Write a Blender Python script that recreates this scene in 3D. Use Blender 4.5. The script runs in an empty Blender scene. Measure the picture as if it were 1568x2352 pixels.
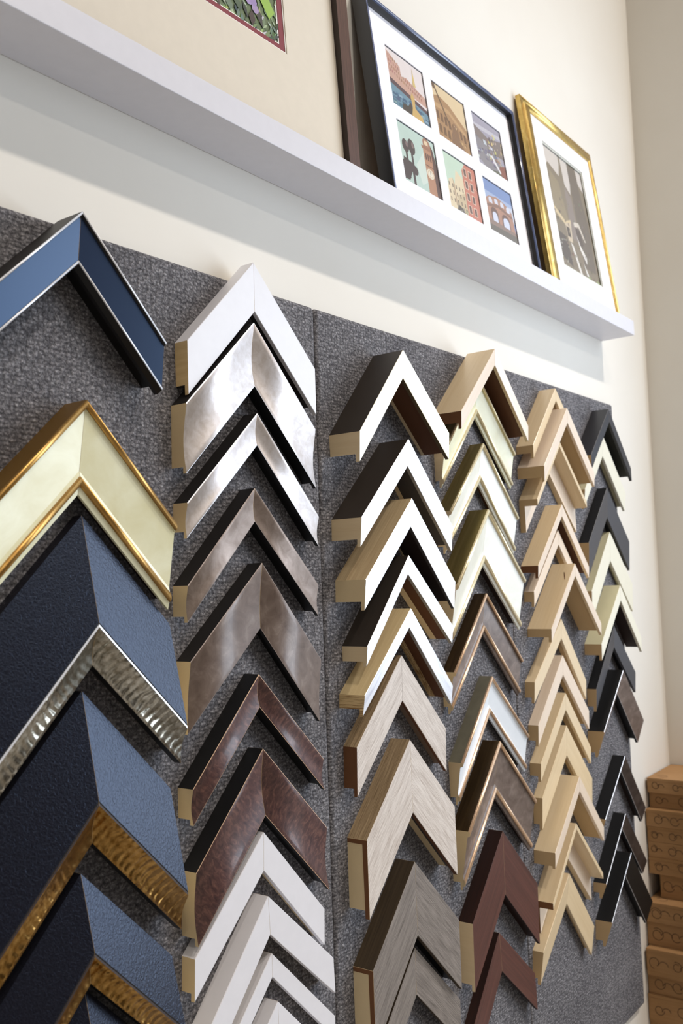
import bpy, bmesh, math, random
from mathutils import Matrix, Vector

# ------------------------------------------------------------------ camera, light, exposure
SC = bpy.context.scene
COL = SC.collection
CAM_Z = 1.30
cam_data = bpy.data.cameras.new('camera')
cam = bpy.data.objects.new('camera', cam_data)
COL.objects.link(cam)
RIGHT = Vector((0.5944, -0.8034, -0.0344))
DOWN = Vector((0.0365, 0.0696, -0.9969))
FWD = Vector((0.8033, 0.5914, 0.0707))
m = Matrix.Identity(4)
for i in range(3):
    m[i][0] = RIGHT[i]; m[i][1] = -DOWN[i]; m[i][2] = -FWD[i]
m[0][3], m[1][3], m[2][3] = 0.0, -0.86, CAM_Z
cam.matrix_world = m
cam_data.sensor_fit = 'VERTICAL'
cam_data.sensor_height = 36.0
cam_data.sensor_width = 24.0
cam_data.lens = 2202.02 / 2352 * 36.0
cam_data.clip_start = 0.02
cam_data.dof.use_dof = True
cam_data.dof.focus_distance = 1.36
cam_data.dof.aperture_fstop = 7.0
SC.camera = cam

SC.view_settings.view_transform = 'Standard'
SC.view_settings.look = 'None'
SC.view_settings.gamma = 1.0
SC.view_settings.exposure = 0.0
SC.view_settings.use_curve_mapping = False

world = bpy.data.worlds.new('world'); SC.world = world
world.use_nodes = True
world.node_tree.nodes['Background'].inputs[0].default_value = (0.75, 0.85, 1.0, 1)
world.node_tree.nodes['Background'].inputs[1].default_value = 0.6

def area(name, loc, target, sx, sy, power, color, spread=180):
    d = bpy.data.lights.new(name, 'AREA'); d.shape = 'RECTANGLE'
    d.size = sx; d.size_y = sy; d.energy = power; d.color = color; d.spread = math.radians(spread)
    o = bpy.data.objects.new(name, d); COL.objects.link(o)
    o.location = loc
    o.rotation_euler = (Vector(target) - Vector(loc)).to_track_quat('-Z', 'Y').to_euler()
    return o

LAMP_NEAR, LAMP_FAR, WINDOW_POWER = 14, 16, 106
WALL_Y = 0.016          # face of the back wall; the carpet boards stand proud of it, their face at y = 0
CORNER_X = 2.658
CEIL_Z = 5.2
WARM = (1.0, 0.93, 0.85)
COOL = (0.76, 0.87, 1.0)
# two rows of ceiling lamps parallel to the wall
for x, k in ((-1.5, 0.85), (0.8, 0.65), (2.35, 1.3)):
    area('ceiling_lamp_near', (x, -2.62, CEIL_Z - 0.06), (x, 0.0, 0.6), 0.30, 0.12, LAMP_NEAR * k, WARM, 75)
for i, x in enumerate((-2.0, 0.2, 2.3)):
    area('ceiling_lamp_far', (x, -5.9, CEIL_Z - 0.06), (x, -1.0, 1.0), 0.30, 0.12, LAMP_FAR, WARM)
# daylight through the shop window in the right wall
area('window_daylight', (CORNER_X + 0.10, -1.71, 1.68), (0.0, -1.71, 1.68), 2.0, 3.1, WINDOW_POWER, COOL)

# ------------------------------------------------------------------ measured corner samples (metres)
FIT = {  # apex x, apex height, face width, outer depth, inner depth, left reach, right reach, turn, back width
 'a1': (0.6568, 1.7086, 0.0401, 0.0434, 0.0360, 0.1310, 0.1204, 0.019, 0.0321),
 'a2': (0.6624, 1.5034, 0.0653, 0.0392, 0.0277, 0.1310, 0.1285, 0.008, 0.0573),
 'b1': (0.9571, 1.7319, 0.0479, 0.0224, 0.0216, 0.1288, 0.1266, -0.011, 0.0390),
 'b2': (0.9502, 1.6471, 0.0611, 0.0269, 0.0260, 0.1272, 0.1276, 0.014, 0.0553),
 'b3': (0.9536, 1.5253, 0.0306, 0.0252, 0.0243, 0.1290, 0.1294, 0.027, 0.0250),
 'b4': (0.9430, 1.4244, 0.0312, 0.0262, 0.0251, 0.1253, 0.1292, 0.003, 0.0263),
 'b5': (0.9550, 1.3263, 0.0605, 0.0249, 0.0236, 0.1265, 0.1284, 0.067, 0.0525),
 'b6': (0.9412, 1.1821, 0.0299, 0.0259, 0.0259, 0.1231, 0.1298, -0.002, 0.0253),
 'b7': (0.9450, 1.0866, 0.0598, 0.0261, 0.0272, 0.1247, 0.1285, -0.001, 0.0539),
 'b8': (0.9466, 0.9802, 0.0342, 0.0217, 0.0216, 0.1225, 0.1259, 0.039, 0.0280),
 'b9': (0.9441, 0.9015, 0.0344, 0.0282, 0.0280, 0.1310, 0.1253, -0.050, 0.0264),
 'b10': (0.9582, 0.8245, 0.0212, 0.0193, 0.0191, 0.1310, 0.1267, -0.010, 0.0132),
 'b11': (0.9631, 0.7638, 0.0350, 0.0232, 0.0232, 0.1310, 0.1310, 0.000, 0.0270),
 'c1': (1.2702, 1.6606, 0.0315, 0.0574, 0.0535, 0.1355, 0.1266, -0.060, 0.0232),
 'c2': (1.2794, 1.5192, 0.0305, 0.0553, 0.0525, 0.1330, 0.1307, 0.030, 0.0226),
 'c3': (1.2816, 1.4249, 0.0317, 0.0559, 0.0525, 0.1301, 0.1295, 0.035, 0.0228),
 'c4': (1.2807, 1.3352, 0.0209, 0.0465, 0.0428, 0.1284, 0.1233, -0.043, 0.0158),
 'c5': (1.2812, 1.2520, 0.0214, 0.0463, 0.0428, 0.1274, 0.1264, 0.053, 0.0142),
 'c6': (1.2818, 1.1785, 0.0504, 0.0248, 0.0240, 0.1264, 0.1288, 0.021, 0.0423),
 'c7': (1.2803, 1.0478, 0.0791, 0.0355, 0.0359, 0.1253, 0.1283, 0.001, 0.0710),
 'c8': (1.2799, 0.8613, 0.0789, 0.0358, 0.0354, 0.1225, 0.1259, -0.008, 0.0709),
 'c9': (1.2910, 0.7259, 0.0508, 0.0228, 0.0216, 0.1310, 0.1277, -0.023, 0.0428),
 'd1': (1.5864, 1.7181, 0.0221, 0.0582, 0.0570, 0.1354, 0.1285, 0.014, 0.0141),
 'd2': (1.5823, 1.6668, 0.0455, 0.0271, 0.0178, 0.1376, 0.1313, -0.026, 0.0383),
 'd3': (1.5816, 1.5443, 0.0473, 0.0298, 0.0203, 0.1316, 0.1313, 0.003, 0.0393),
 'd4': (1.5687, 1.4200, 0.0658, 0.0413, 0.0267, 0.1302, 0.1331, -0.034, 0.0578),
 'd5': (1.5728, 1.2666, 0.0460, 0.0271, 0.0184, 0.1292, 0.1326, -0.015, 0.0435),
 'd6': (1.5779, 1.1158, 0.0464, 0.0285, 0.0194, 0.1295, 0.1311, -0.044, 0.0430),
 'd7': (1.5808, 0.9992, 0.0658, 0.0373, 0.0235, 0.1298, 0.1320, -0.017, 0.0578),
 'd8': (1.5882, 0.8371, 0.0799, 0.0286, 0.0271, 0.1252, 0.1293, -0.012, 0.0724),
 'd9': (1.5773, 0.6597, 0.0490, 0.0181, 0.0177, 0.1310, 0.1258, -0.074, 0.0410),
 'e1': (1.8999, 1.6913, 0.0191, 0.0375, 0.0370, 0.1291, 0.1310, -0.035, 0.0111),
 'e2': (1.9061, 1.6472, 0.0227, 0.0590, 0.0579, 0.1314, 0.1300, -0.013, 0.0164),
 'e3': (1.8993, 1.5788, 0.0093, 0.0404, 0.0412, 0.1264, 0.1285, -0.030, 0.0013),
 'e4': (1.9026, 1.4433, 0.0179, 0.0380, 0.0367, 0.1298, 0.1310, 0.012, 0.0099),
 'e5': (1.9123, 1.3898, 0.0216, 0.0222, 0.0218, 0.1296, 0.1310, 0.023, 0.0145),
 'e6': (1.9213, 1.3180, 0.0186, 0.0522, 0.0515, 0.1316, 0.1300, 0.016, 0.0118),
 'e7': (1.9088, 1.2024, 0.0291, 0.0212, 0.0205, 0.1314, 0.1284, 0.100, 0.0215),
 'e8': (1.9037, 1.1267, 0.0289, 0.0221, 0.0210, 0.1304, 0.1276, 0.024, 0.0211),
 'e9': (1.9044, 1.0486, 0.0249, 0.0240, 0.0232, 0.1294, 0.1255, 0.046, 0.0171),
 'e10': (1.9098, 0.9804, 0.0436, 0.0202, 0.0183, 0.1286, 0.1260, 0.037, 0.0361),
 'e11': (1.9045, 0.8790, 0.0213, 0.0454, 0.0448, 0.1293, 0.1222, 0.050, 0.0181),
 'e12': (1.8874, 0.7866, 0.0088, 0.0405, 0.0405, 0.1264, 0.1296, 0.021, 0.0000),
 'e13': (1.8810, 0.6852, 0.0425, 0.0228, 0.0163, 0.1261, 0.1264, 0.098, 0.0346),
 'f1': (2.1951, 1.6836, 0.0227, 0.0410, 0.0413, 0.1230, 0.1307, 0.012, 0.0147),
 'f2': (2.1996, 1.6175, 0.0315, 0.0232, 0.0184, 0.1310, 0.1271, -0.004, 0.0235),
 'f3': (2.1992, 1.4968, 0.0502, 0.0250, 0.0212, 0.1304, 0.1284, -0.014, 0.0422),
 'f4': (2.2225, 1.3924, 0.0483, 0.0174, 0.0141, 0.1334, 0.1304, -0.026, 0.0403),
 'f5': (2.2109, 1.2654, 0.0254, 0.0401, 0.0397, 0.1321, 0.1265, 0.026, 0.0172),
 'f6': (2.2031, 1.1702, 0.0351, 0.0226, 0.0195, 0.1305, 0.1224, -0.023, 0.0271),
 'f7': (2.2055, 1.0679, 0.0396, 0.0387, 0.0221, 0.1306, 0.1241, 0.056, 0.0330),
 'f8': (2.2084, 0.8689, 0.0249, 0.0305, 0.0198, 0.1280, 0.1295, 0.094, 0.0169),
 'f9': (2.1934, 0.7402, 0.0228, 0.0300, 0.0189, 0.1298, 0.1293, 0.056, 0.0148),
 'f10': (2.1949, 0.6525, 0.0373, 0.0379, 0.0217, 0.1269, 0.1319, 0.084, 0.0293),
}
FIT_CREST = {  # apex x, apex height, outer edge depth, crest width, liner width, crest depth, liner depth, reach, turn
 'a3': (0.6711, 1.3800, 0.0147, 0.0834, 0.1144, 0.0409, 0.0284, 0.1252, -0.004),
 'a4': (0.6677, 1.1908, 0.0148, 0.0810, 0.1113, 0.0414, 0.0293, 0.1258, 0.006),
 'a5': (0.6613, 1.0013, 0.0165, 0.0554, 0.0775, 0.0373, 0.0295, 0.1256, -0.007),
 'a6': (0.6640, 0.8830, 0.0160, 0.0554, 0.0775, 0.0373, 0.0295, 0.1256, 0.000),
}

# ------------------------------------------------------------------ helpers
def srgb(r, g, b):
    f = lambda c: (c / 255) / 12.92 if c / 255 <= 0.04045 else ((c / 255 + 0.055) / 1.055) ** 2.4
    return (f(r), f(g), f(b), 1.0)

def tag(o, label=None, cat=None, group=None, kind=None):
    if label: o['label'] = label
    if cat: o['category'] = cat
    if group: o['group'] = group
    if kind: o['kind'] = kind
    return o

def empty(name, loc, rot=(0, 0, 0)):
    o = bpy.data.objects.new(name, None); COL.objects.link(o)
    o.location = loc; o.rotation_euler = rot; o.empty_display_size = 0.03
    return o

def mesh_obj(name, verts, faces, mats, fmats=None, parent=None, uvs=None, smooth=None, loc=(0, 0, 0)):
    me = bpy.data.meshes.new(name)
    me.from_pydata([tuple(v) for v in verts], [], faces)
    for mt in mats: me.materials.append(mt)
    if fmats: me.polygons.foreach_set('material_index', fmats)
    if smooth: me.polygons.foreach_set('use_smooth', smooth)
    if uvs:
        lay = me.uv_layers.new(name='UVMap')
        k = 0
        for f in uvs:
            for uv in f:
                lay.data[k].uv = uv; k += 1
    bm = bmesh.new(); bm.from_mesh(me)
    bmesh.ops.recalc_face_normals(bm, faces=bm.faces)
    bm.to_mesh(me); bm.free()
    me.update()
    o = bpy.data.objects.new(name, me); COL.objects.link(o)
    o.location = loc
    if parent: o.parent = parent
    return o

def box_geo(V, F, lo, hi):
    n = len(V)
    for x in (lo[0], hi[0]):
        for y in (lo[1], hi[1]):
            for z in (lo[2], hi[2]): V.append((x, y, z))
    for f in ((0, 1, 3, 2), (4, 6, 7, 5), (0, 4, 5, 1), (2, 3, 7, 6), (0, 2, 6, 4), (1, 5, 7, 3)):
        F.append(tuple(n + i for i in f))

def box_obj(name, lo, hi, mat, parent=None, bevel=0.0, seg=2):
    c = [(a + b) / 2 for a, b in zip(lo, hi)]
    V, F = [], []
    box_geo(V, F, [a - b for a, b in zip(lo, c)], [a - b for a, b in zip(hi, c)])
    o = mesh_obj(name, V, F, [mat], parent=parent, loc=c)
    if bevel:
        b = o.modifiers.new('bevel', 'BEVEL'); b.width = bevel; b.segments = seg
    return o

# ------------------------------------------------------------------ materials
MATS = {}
class N:
    def __init__(s, name, rough=0.5, metal=0.0, spec=0.5, coat=0.0):
        s.m = bpy.data.materials.new(name); s.m.use_nodes = True
        s.t = s.m.node_tree; s.b = s.t.nodes['Principled BSDF']
        s.b.inputs['Roughness'].default_value = rough
        s.b.inputs['Metallic'].default_value = metal
        s.b.inputs['Specular IOR Level'].default_value = spec
        s.b.inputs['Coat Weight'].default_value = coat
        s.b.inputs['Coat Roughness'].default_value = 0.12
    def n(s, typ, **kw):
        x = s.t.nodes.new(typ)
        for k, v in kw.items(): setattr(x, k, v)
        return x
    def l(s, a, b): s.t.links.new(a, b)
    def coords(s, kind, scale, jitter=True):
        tc = s.n('ShaderNodeTexCoord'); mp = s.n('ShaderNodeMapping')
        mp.inputs['Scale'].default_value = scale
        if jitter:
            oi = s.n('ShaderNodeObjectInfo'); cb = s.n('ShaderNodeCombineXYZ')
            mu = s.n('ShaderNodeMath', operation='MULTIPLY'); mu.inputs[1].default_value = 7.3
            s.l(oi.outputs['Random'], mu.inputs[0])
            s.l(mu.outputs[0], cb.inputs['X']); s.l(mu.outputs[0], cb.inputs['Y'])
            s.l(cb.outputs[0], mp.inputs['Location'])
        s.l(tc.outputs[kind], mp.inputs['Vector'])
        return mp.outputs[0]
    def noise(s, vec, scale=1.0, detail=4.0, rough=0.55, dist=0.0):
        x = s.n('ShaderNodeTexNoise')
        x.inputs['Scale'].default_value = scale; x.inputs['Detail'].default_value = detail
        x.inputs['Roughness'].default_value = rough; x.inputs['Distortion'].default_value = dist
        s.l(vec, x.inputs['Vector']); return x.outputs['Fac']
    def ramp(s, fac, stops):
        x = s.n('ShaderNodeValToRGB'); e = x.color_ramp.elements
        e[0].position, e[0].color = stops[0]; e[1].position, e[1].color = stops[-1]
        for p, c in stops[1:-1]:
            q = e.new(p); q.color = c
        s.l(fac, x.inputs[0]); return x.outputs[0]
    def bump(s, h, strength, dist):
        x = s.n('ShaderNodeBump'); x.inputs['Strength'].default_value = strength
        x.inputs['Distance'].default_value = dist
        s.l(h, x.inputs['Height']); s.l(x.outputs[0], s.b.inputs['Normal'])

def plain(name, c, rough=0.5, metal=0.0, spec=0.5, coat=0.0, grit=0.0):
    if name in MATS: return MATS[name]
    a = N(name, rough, metal, spec, coat)
    a.b.inputs['Base Color'].default_value = c
    v = a.coords('Object', (1, 1, 1), False)
    f = a.noise(v, 60, 3)
    lo = tuple(x * 0.985 for x in c[:3]) + (1,); hi = tuple(min(1, x * 1.015) for x in c[:3]) + (1,)
    a.l(a.ramp(f, [(0.3, lo), (0.7, hi)]), a.b.inputs['Base Color'])
    if grit: a.bump(a.noise(v, 900, 2), grit, 0.0004)
    MATS[name] = a.m; return a.m

def wood(name, c1, c2, rough=0.5, fine=420.0, along=9.0, spec=0.4, coat=0.0, lo=0.3, hi=0.72, bumpy=0.12):
    if name in MATS: return MATS[name]
    a = N(name, rough, 0, spec, coat)
    v = a.coords('UV', (along, fine, 1))
    f = a.noise(v, 1.0, 6, 0.72, 0.25)
    v2 = a.coords('UV', (along * .5, fine * .12, 1))
    g = a.noise(v2, 1.0, 3)
    mx = a.n('ShaderNodeMath', operation='MULTIPLY_ADD'); mx.inputs[1].default_value = 0.78
    m2 = a.n('ShaderNodeMath', operation='MULTIPLY'); m2.inputs[1].default_value = 0.22
    a.l(g, m2.inputs[0]); a.l(f, mx.inputs[0]); a.l(m2.outputs[0], mx.inputs[2])
    a.l(a.ramp(mx.outputs[0], [(lo, c1), (hi, c2)]), a.b.inputs['Base Color'])
    a.bump(f, bumpy, 0.0005)
    MATS[name] = a.m; return a.m

def mottle(name, stops, scale=60, rough=0.4, metal=0.0, spec=0.5, coat=0.0, stretch=(1, 1, 1), bumpy=0.0, detail=5):
    if name in MATS: return MATS[name]
    a = N(name, rough, metal, spec, coat)
    v = a.coords('UV', stretch)
    f = a.noise(v, scale, detail, 0.6, 0.6)
    a.l(a.ramp(f, stops), a.b.inputs['Base Color'])
    if bumpy: a.bump(f, bumpy, 0.0006)
    MATS[name] = a.m; return a.m

def leather(name, c):
    a = N(name, 0.31, 0, 0.55, 0.0)
    a.b.inputs['Specular Tint'].default_value = (0.50, 0.66, 1.0, 1)  # bluish window sheen put into the specular tint
    a.b.inputs['Base Color'].default_value = c
    v = a.coords('UV', (1, 1, 1))
    f = a.noise(v, 330, 3, 0.5, 0.8)
    lo = tuple(x * 0.85 for x in c[:3]) + (1,); hi = tuple(x * 1.2 for x in c[:3]) + (1,)
    a.l(a.ramp(f, [(0.3, lo), (0.7, hi)]), a.b.inputs['Base Color'])
    a.bump(f, 0.42, 0.0012)
    return a.m

def hammered(name, c1, c2):
    a = N(name, 0.30, 1.0)
    v = a.coords('UV', (1, 1, 1))
    w = a.n('ShaderNodeTexWave', wave_type='BANDS', bands_direction='X', wave_profile='SIN')
    w.inputs['Scale'].default_value = 32; w.inputs['Distortion'].default_value = 2.6
    w.inputs['Detail'].default_value = 2.0; w.inputs['Detail Scale'].default_value = 2.2
    a.l(v, w.inputs['Vector'])
    f = a.noise(v, 140, 4)
    a.l(a.ramp(f, [(0.3, c1), (0.7, c2)]), a.b.inputs['Base Color'])
    a.bump(w.outputs['Fac'], 0.55, 0.0018)
    return a.m

def carpet_mat():
    a = N('grey_ribbed_carpet', 0.95, 0, 0.1)
    v = a.coords('Object', (1, 1, 1), False)
    rows = a.coords('Object', (140, 140, 215), False)
    vo = a.n('ShaderNodeTexVoronoi'); vo.inputs['Scale'].default_value = 1.0; vo.inputs['Randomness'].default_value = 0.62
    a.l(rows, vo.inputs['Vector'])
    f1 = a.noise(v, 330, 5, 0.7, 0.3)
    f2 = a.noise(v, 7, 2)
    mx = a.n('ShaderNodeMath', operation='MULTIPLY_ADD'); mx.inputs[1].default_value = 0.85
    m2 = a.n('ShaderNodeMath', operation='MULTIPLY'); m2.inputs[1].default_value = 0.15
    a.l(f2, m2.inputs[0]); a.l(f1, mx.inputs[0]); a.l(m2.outputs[0], mx.inputs[2])
    col = a.ramp(mx.outputs[0], [(0.30, srgb(76, 74, 76)), (0.48, srgb(124, 121, 124)), (0.66, srgb(192, 189, 190))])
    dk = a.n('ShaderNodeMixRGB', blend_type='MULTIPLY'); dk.inputs['Fac'].default_value = 0.75
    sh = a.ramp(vo.outputs['Distance'], [(0.15, (1, 1, 1, 1)), (0.75, (0.22, 0.22, 0.235, 1))])
    a.l(col, dk.inputs['Color1']); a.l(sh, dk.inputs['Color2'])
    a.l(dk.outputs[0], a.b.inputs['Base Color'])
    inv = a.n('ShaderNodeMath', operation='SUBTRACT'); inv.inputs[0].default_value = 1.0
    a.l(vo.outputs['Distance'], inv.inputs[1])
    ad = a.n('ShaderNodeMath', operation='MULTIPLY_ADD'); ad.inputs[1].default_value = 0.7
    a.l(f1, ad.inputs[0]); a.l(inv.outputs[0], ad.inputs[2])
    a.bump(ad.outputs[0], 0.9, 0.0022)
    return a.m

def wall_mat():
    a = N('cream_wall_paint', 0.75, 0, 0.25)
    v = a.coords('Object', (1, 1, 1), False)
    f = a.noise(v, 3, 3)
    a.l(a.ramp(f, [(0.3, srgb(227, 221, 211)), (0.7, srgb(231, 226, 217))]), a.b.inputs['Base Color'])
    a.bump(a.noise(v, 260, 3), 0.06, 0.0006)
    return a.m

WALL = wall_mat()
CARPET = carpet_mat()
WHITE_SATIN = plain('white_satin_lacquer', srgb(216, 213, 218), 0.4)
FLOOR = plain('grey_floor', srgb(176, 170, 163), 0.6)
FAR_WALL = plain('brown_shop_wall', srgb(92, 84, 76), 0.8)
CEIL = plain('grey_ceiling_paint', srgb(120, 116, 110), 0.9)

# ------------------------------------------------------------------ the room
XL, YF = -3.0, -7.2
def structure(name, lo, hi, mat):
    return tag(box_obj(name, lo, hi, mat), kind='structure')
structure('floor', (XL - .1, YF - .1, -0.1), (CORNER_X + .1, WALL_Y + .1, 0), FLOOR)
structure('ceiling', (XL - .1, YF - .1, CEIL_Z), (CORNER_X + .1, WALL_Y + .1, CEIL_Z + .1), CEIL)
structure('wall_back', (XL - .1, WALL_Y, 0), (CORNER_X + .1, WALL_Y + .1, CEIL_Z), WALL)
structure('wall_left', (XL - .1, YF, 0), (XL, WALL_Y, CEIL_Z), WALL)
structure('wall_front', (XL - .1, YF - .1, 0), (CORNER_X + .1, YF, CEIL_Z), FAR_WALL)
# right wall with the window opening
WY0, WY1, WZ0, WZ1 = -3.26, -0.17, 0.80, 2.60
V, F = [], []
for lo, hi in (((0, YF, 0), (.1, WY0, CEIL_Z)), ((0, WY1, 0), (.1, WALL_Y, CEIL_Z)),
               ((0, WY0, 0), (.1, WY1, WZ0)), ((0, WY0, WZ1), (.1, WY1, CEIL_Z))):
    box_geo(V, F, lo, hi)
tag(mesh_obj('wall_right', V, F, [WALL], loc=(CORNER_X, 0, 0)), kind='structure')
V, F = [], []
fw = 0.03
for lo, hi in (((0, WY0, WZ0), (.06, WY0 + fw, WZ1)), ((0, WY1 - fw, WZ0), (.06, WY1, WZ1)),
               ((0, WY0, WZ0), (.06, WY1, WZ0 + fw)), ((0, WY0, WZ1 - fw), (.06, WY1, WZ1))):
    box_geo(V, F, lo, hi)
tag(mesh_obj('window_1', V, F, [WHITE_SATIN], loc=(CORNER_X + .02, 0, 0)), kind='structure')

# ------------------------------------------------------------------ carpet boards
BOARDS = [(0.512, 1.1180, 1.7055, 1.7085, 'grey carpet covered board behind the navy and black corner samples'),
          (1.1192, 1.7285, 1.7085, 1.7143, 'grey carpet covered board behind the silver, oak and cream corner samples'),
          (1.7297, 2.3320, 1.7143, 1.7165, 'grey carpet covered board behind the maple and black corner samples, next to the boxes')]
for x0, x1, z0, z1, lab in BOARDS:
    cx, zb = (x0 + x1) / 2, 0.258
    xs = [x0 + (x1 - x0) * k / 12 for k in range(13)]
    V, F = [], []
    for y in (0.0, WALL_Y - 0.001):
        for x in xs:
            V.append((x - cx, y, z0 + (z1 - z0) * (x - x0) / (x1 - x0)))
        for x in xs: V.append((x - cx, y, zb))
    k = len(xs)
    for i in range(k - 1):
        F.append((i, i + 1, k + i + 1, k + i)); F.append((2 * k + i, 3 * k + i, 3 * k + i + 1, 2 * k + i + 1))
        F.append((i, 2 * k + i, 2 * k + i + 1, i + 1)); F.append((k + i, k + i + 1, 3 * k + i + 1, 3 * k + i))
    F.append((0, k, 3 * k, 2 * k)); F.append((k - 1, 3 * k - 1, 4 * k - 1, 2 * k - 1))
    o = mesh_obj('carpet_board', V, F, [CARPET], loc=(cx, 0, 0))
    b = o.modifiers.new('bevel', 'BEVEL'); b.width = 0.009; b.segments = 5; b.limit_method = 'ANGLE'
    tag(o, lab, 'display board', 'carpet display boards on the wall')

# ------------------------------------------------------------------ corner samples: materials
black_side = plain('black_paint_side', srgb(26, 22, 20), 0.5)
bronze_side = plain('dark_bronze_side', srgb(48, 40, 33), 0.5)
white_paint = plain('white_painted_wood', srgb(226, 223, 226), 0.34)
mdf = plain('fibreboard_cut_end', srgb(222, 200, 160), 0.85, grit=0.3)
pine = wood('pine_cut_end', srgb(204, 174, 126), srgb(232, 208, 162), 0.8, fine=150, along=40)
poplar = wood('poplar_cut_end', srgb(220, 196, 158), srgb(234, 214, 180), 0.8, fine=90, along=20)
brown_end = plain('brown_board_cut_end', srgb(112, 72, 42), 0.85, grit=0.3)
navy = plain('navy_satin_lacquer', srgb(27, 34, 54), 0.27, 0.0, 0.7, 0.0)
navy.node_tree.nodes['Principled BSDF'].inputs['Specular Tint'].default_value = (0.40, 0.62, 1.0, 1)  # tint colours the reflections blue, as lit by the window
silver_line = plain('polished_silver_line', srgb(236, 236, 240), 0.3, 0.35)
gold_satin = mottle('satin_gold_leaf', [(0.3, srgb(172, 128, 66)), (0.7, srgb(205, 164, 98))], 40, 0.34, 0.85)
gold_side = plain('antique_gold_side', srgb(140, 105, 48), 0.42, 0.6)
cream = mottle('cream_antiqued_lacquer', [(0.3, srgb(226, 219, 176)), (0.65, srgb(242, 239, 206))], 18, 0.36, coat=0.2)
ivory = mottle('ivory_pearl_lacquer', [(0.3, srgb(226, 222, 204)), (0.65, srgb(240, 238, 226))], 18, 0.30, coat=0.3)
ice_white = plain('cool_white_lacquer', srgb(236, 241, 246), 0.3, coat=0.3)
black_leather = leather('black_leather_blue_sheen', srgb(20, 17, 22))
silver_hammer = hammered('hammered_antique_silver', srgb(128, 119, 101), srgb(200, 195, 183))
gold_hammer = hammered('hammered_antique_gold', srgb(122, 86, 38), srgb(184, 144, 84))
champagne = mottle('champagne_silver_leaf', [(0.3, srgb(206, 196, 190)), (0.7, srgb(232, 226, 226))], 90, 0.50, 0.75, bumpy=0.06)
bronze_leaf = mottle('dull_bronze_leaf', [(0.3, srgb(132, 116, 106)), (0.7, srgb(168, 153, 144))], 60, 0.52, 0.6, bumpy=0.06)
taupe = mottle('taupe_marbled_finish', [(0.25, srgb(92, 76, 67)), (0.55, srgb(120, 104, 95)), (0.8, srgb(150, 136, 126))], 45, 0.42, 0.1, coat=0.15)
burl = mottle('brown_burl_veneer', [(0.25, srgb(46, 28, 30)), (0.5, srgb(82, 54, 50)), (0.75, srgb(124, 88, 76))], 1.0, 0.46, 0, 0.5, 0.22, stretch=(170, 90, 1))
pale_gold = mottle('pale_gold_leaf', [(0.3, srgb(232, 218, 180)), (0.7, srgb(250, 242, 220))], 50, 0.33, 0.7)
silver_leaf = mottle('bright_silver_leaf', [(0.28, srgb(214, 216, 228)), (0.5, srgb(244, 245, 250)), (0.8, srgb(252, 252, 254))], 1.0, 0.33, 0.6, stretch=(14, 120, 1))
oak_light = wood('washed_oak_veneer', srgb(158, 140, 126), srgb(218, 207, 197), 0.5, 760, 26, lo=0.34, hi=0.56)
oak_side = wood('tan_oak_side', srgb(98, 76, 50), srgb(178, 154, 120), 0.55, 640, 18, lo=0.34, hi=0.64)
oak_grey = wood('grey_brown_oak_veneer', srgb(74, 66, 60), srgb(150, 140, 132), 0.5, 700, 22, lo=0.32, hi=0.62)
oak_dark_side = wood('dark_oak_side', srgb(44, 34, 22), srgb(76, 62, 44), 0.55, 300, 8)
oak_raw = wood('pale_oak_side', srgb(166, 140, 104), srgb(206, 184, 146), 0.55, 320, 8)
pine_side = wood('pale_pine_side', srgb(196, 170, 122), srgb(222, 200, 156), 0.55, 130, 5)
maple = wood('clear_maple', srgb(212, 186, 146), srgb(230, 209, 174), 0.32, 140, 5, lo=0.25, hi=0.8, coat=0.25)
maple_pink = wood('pale_pinkish_maple', srgb(220, 198, 172), srgb(238, 220, 202), 0.30, 120, 5, lo=0.25, hi=0.8, coat=0.3)
maple_end = plain('maple_cut_end', srgb(196, 166, 124), 0.8, grit=0.2)
inner_brown = plain('stained_brown_rebate', srgb(96, 58, 32), 0.6)
inner_dark = plain('dark_brown_rebate', srgb(46, 30, 24), 0.6)
inner_slate = plain('slate_grey_rebate', srgb(66, 60, 58), 0.5)
grey_lip = plain('dull_silver_lip', srgb(150, 146, 142), 0.45, 0.3)
olive_lip = plain('olive_brown_lip', srgb(92, 76, 50), 0.5)
oak_rebate = plain('grey_oak_rebate', srgb(126, 108, 96), 0.6)
pine_striped = wood('striped_pine_cut_end', srgb(140, 100, 58), srgb(222, 194, 146), 0.8, fine=620, along=60, lo=0.42, hi=0.55)
brass_side = mottle('brushed_brass_side', [(0.3, srgb(118, 102, 58)), (0.7, srgb(142, 126, 78))], 1.0, 0.34, 0.75, stretch=(6, 90, 1))
dark_brass = mottle('dark_brass_side', [(0.3, srgb(62, 46, 26)), (0.7, srgb(86, 66, 40))], 1.0, 0.34, 0.7, stretch=(6, 90, 1))
olive_side = mottle('olive_grey_side', [(0.3, srgb(112, 108, 92)), (0.7, srgb(128, 124, 106))], 30, 0.45, 0.3)
bead_gold = plain('pale_gold_bead', srgb(246, 230, 190), 0.3, 0.55)
bead_copper = plain('rose_copper_bead', srgb(230, 194, 160), 0.32, 0.6)
mahogany = wood('red_mahogany', srgb(58, 30, 28), srgb(104, 62, 54), 0.38, 200, 5, coat=0.3)
mahogany_side = wood('dark_mahogany_side', srgb(22, 9, 5), srgb(50, 22, 11), 0.5, 160, 5)
black_satin = plain('black_satin_lacquer', srgb(44, 43, 46), 0.33)
charcoal_satin = plain('charcoal_satin_lacquer', srgb(66, 64, 66), 0.33)
cream_paint = plain('cream_painted_wood', srgb(231, 225, 205), 0.4)
cream_side = plain('greenish_cream_side', srgb(206, 199, 164), 0.5)
umber = mottle('umber_marbled_finish', [(0.3, srgb(52, 42, 38)), (0.7, srgb(84, 72, 66))], 45, 0.36, 0.1)
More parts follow.
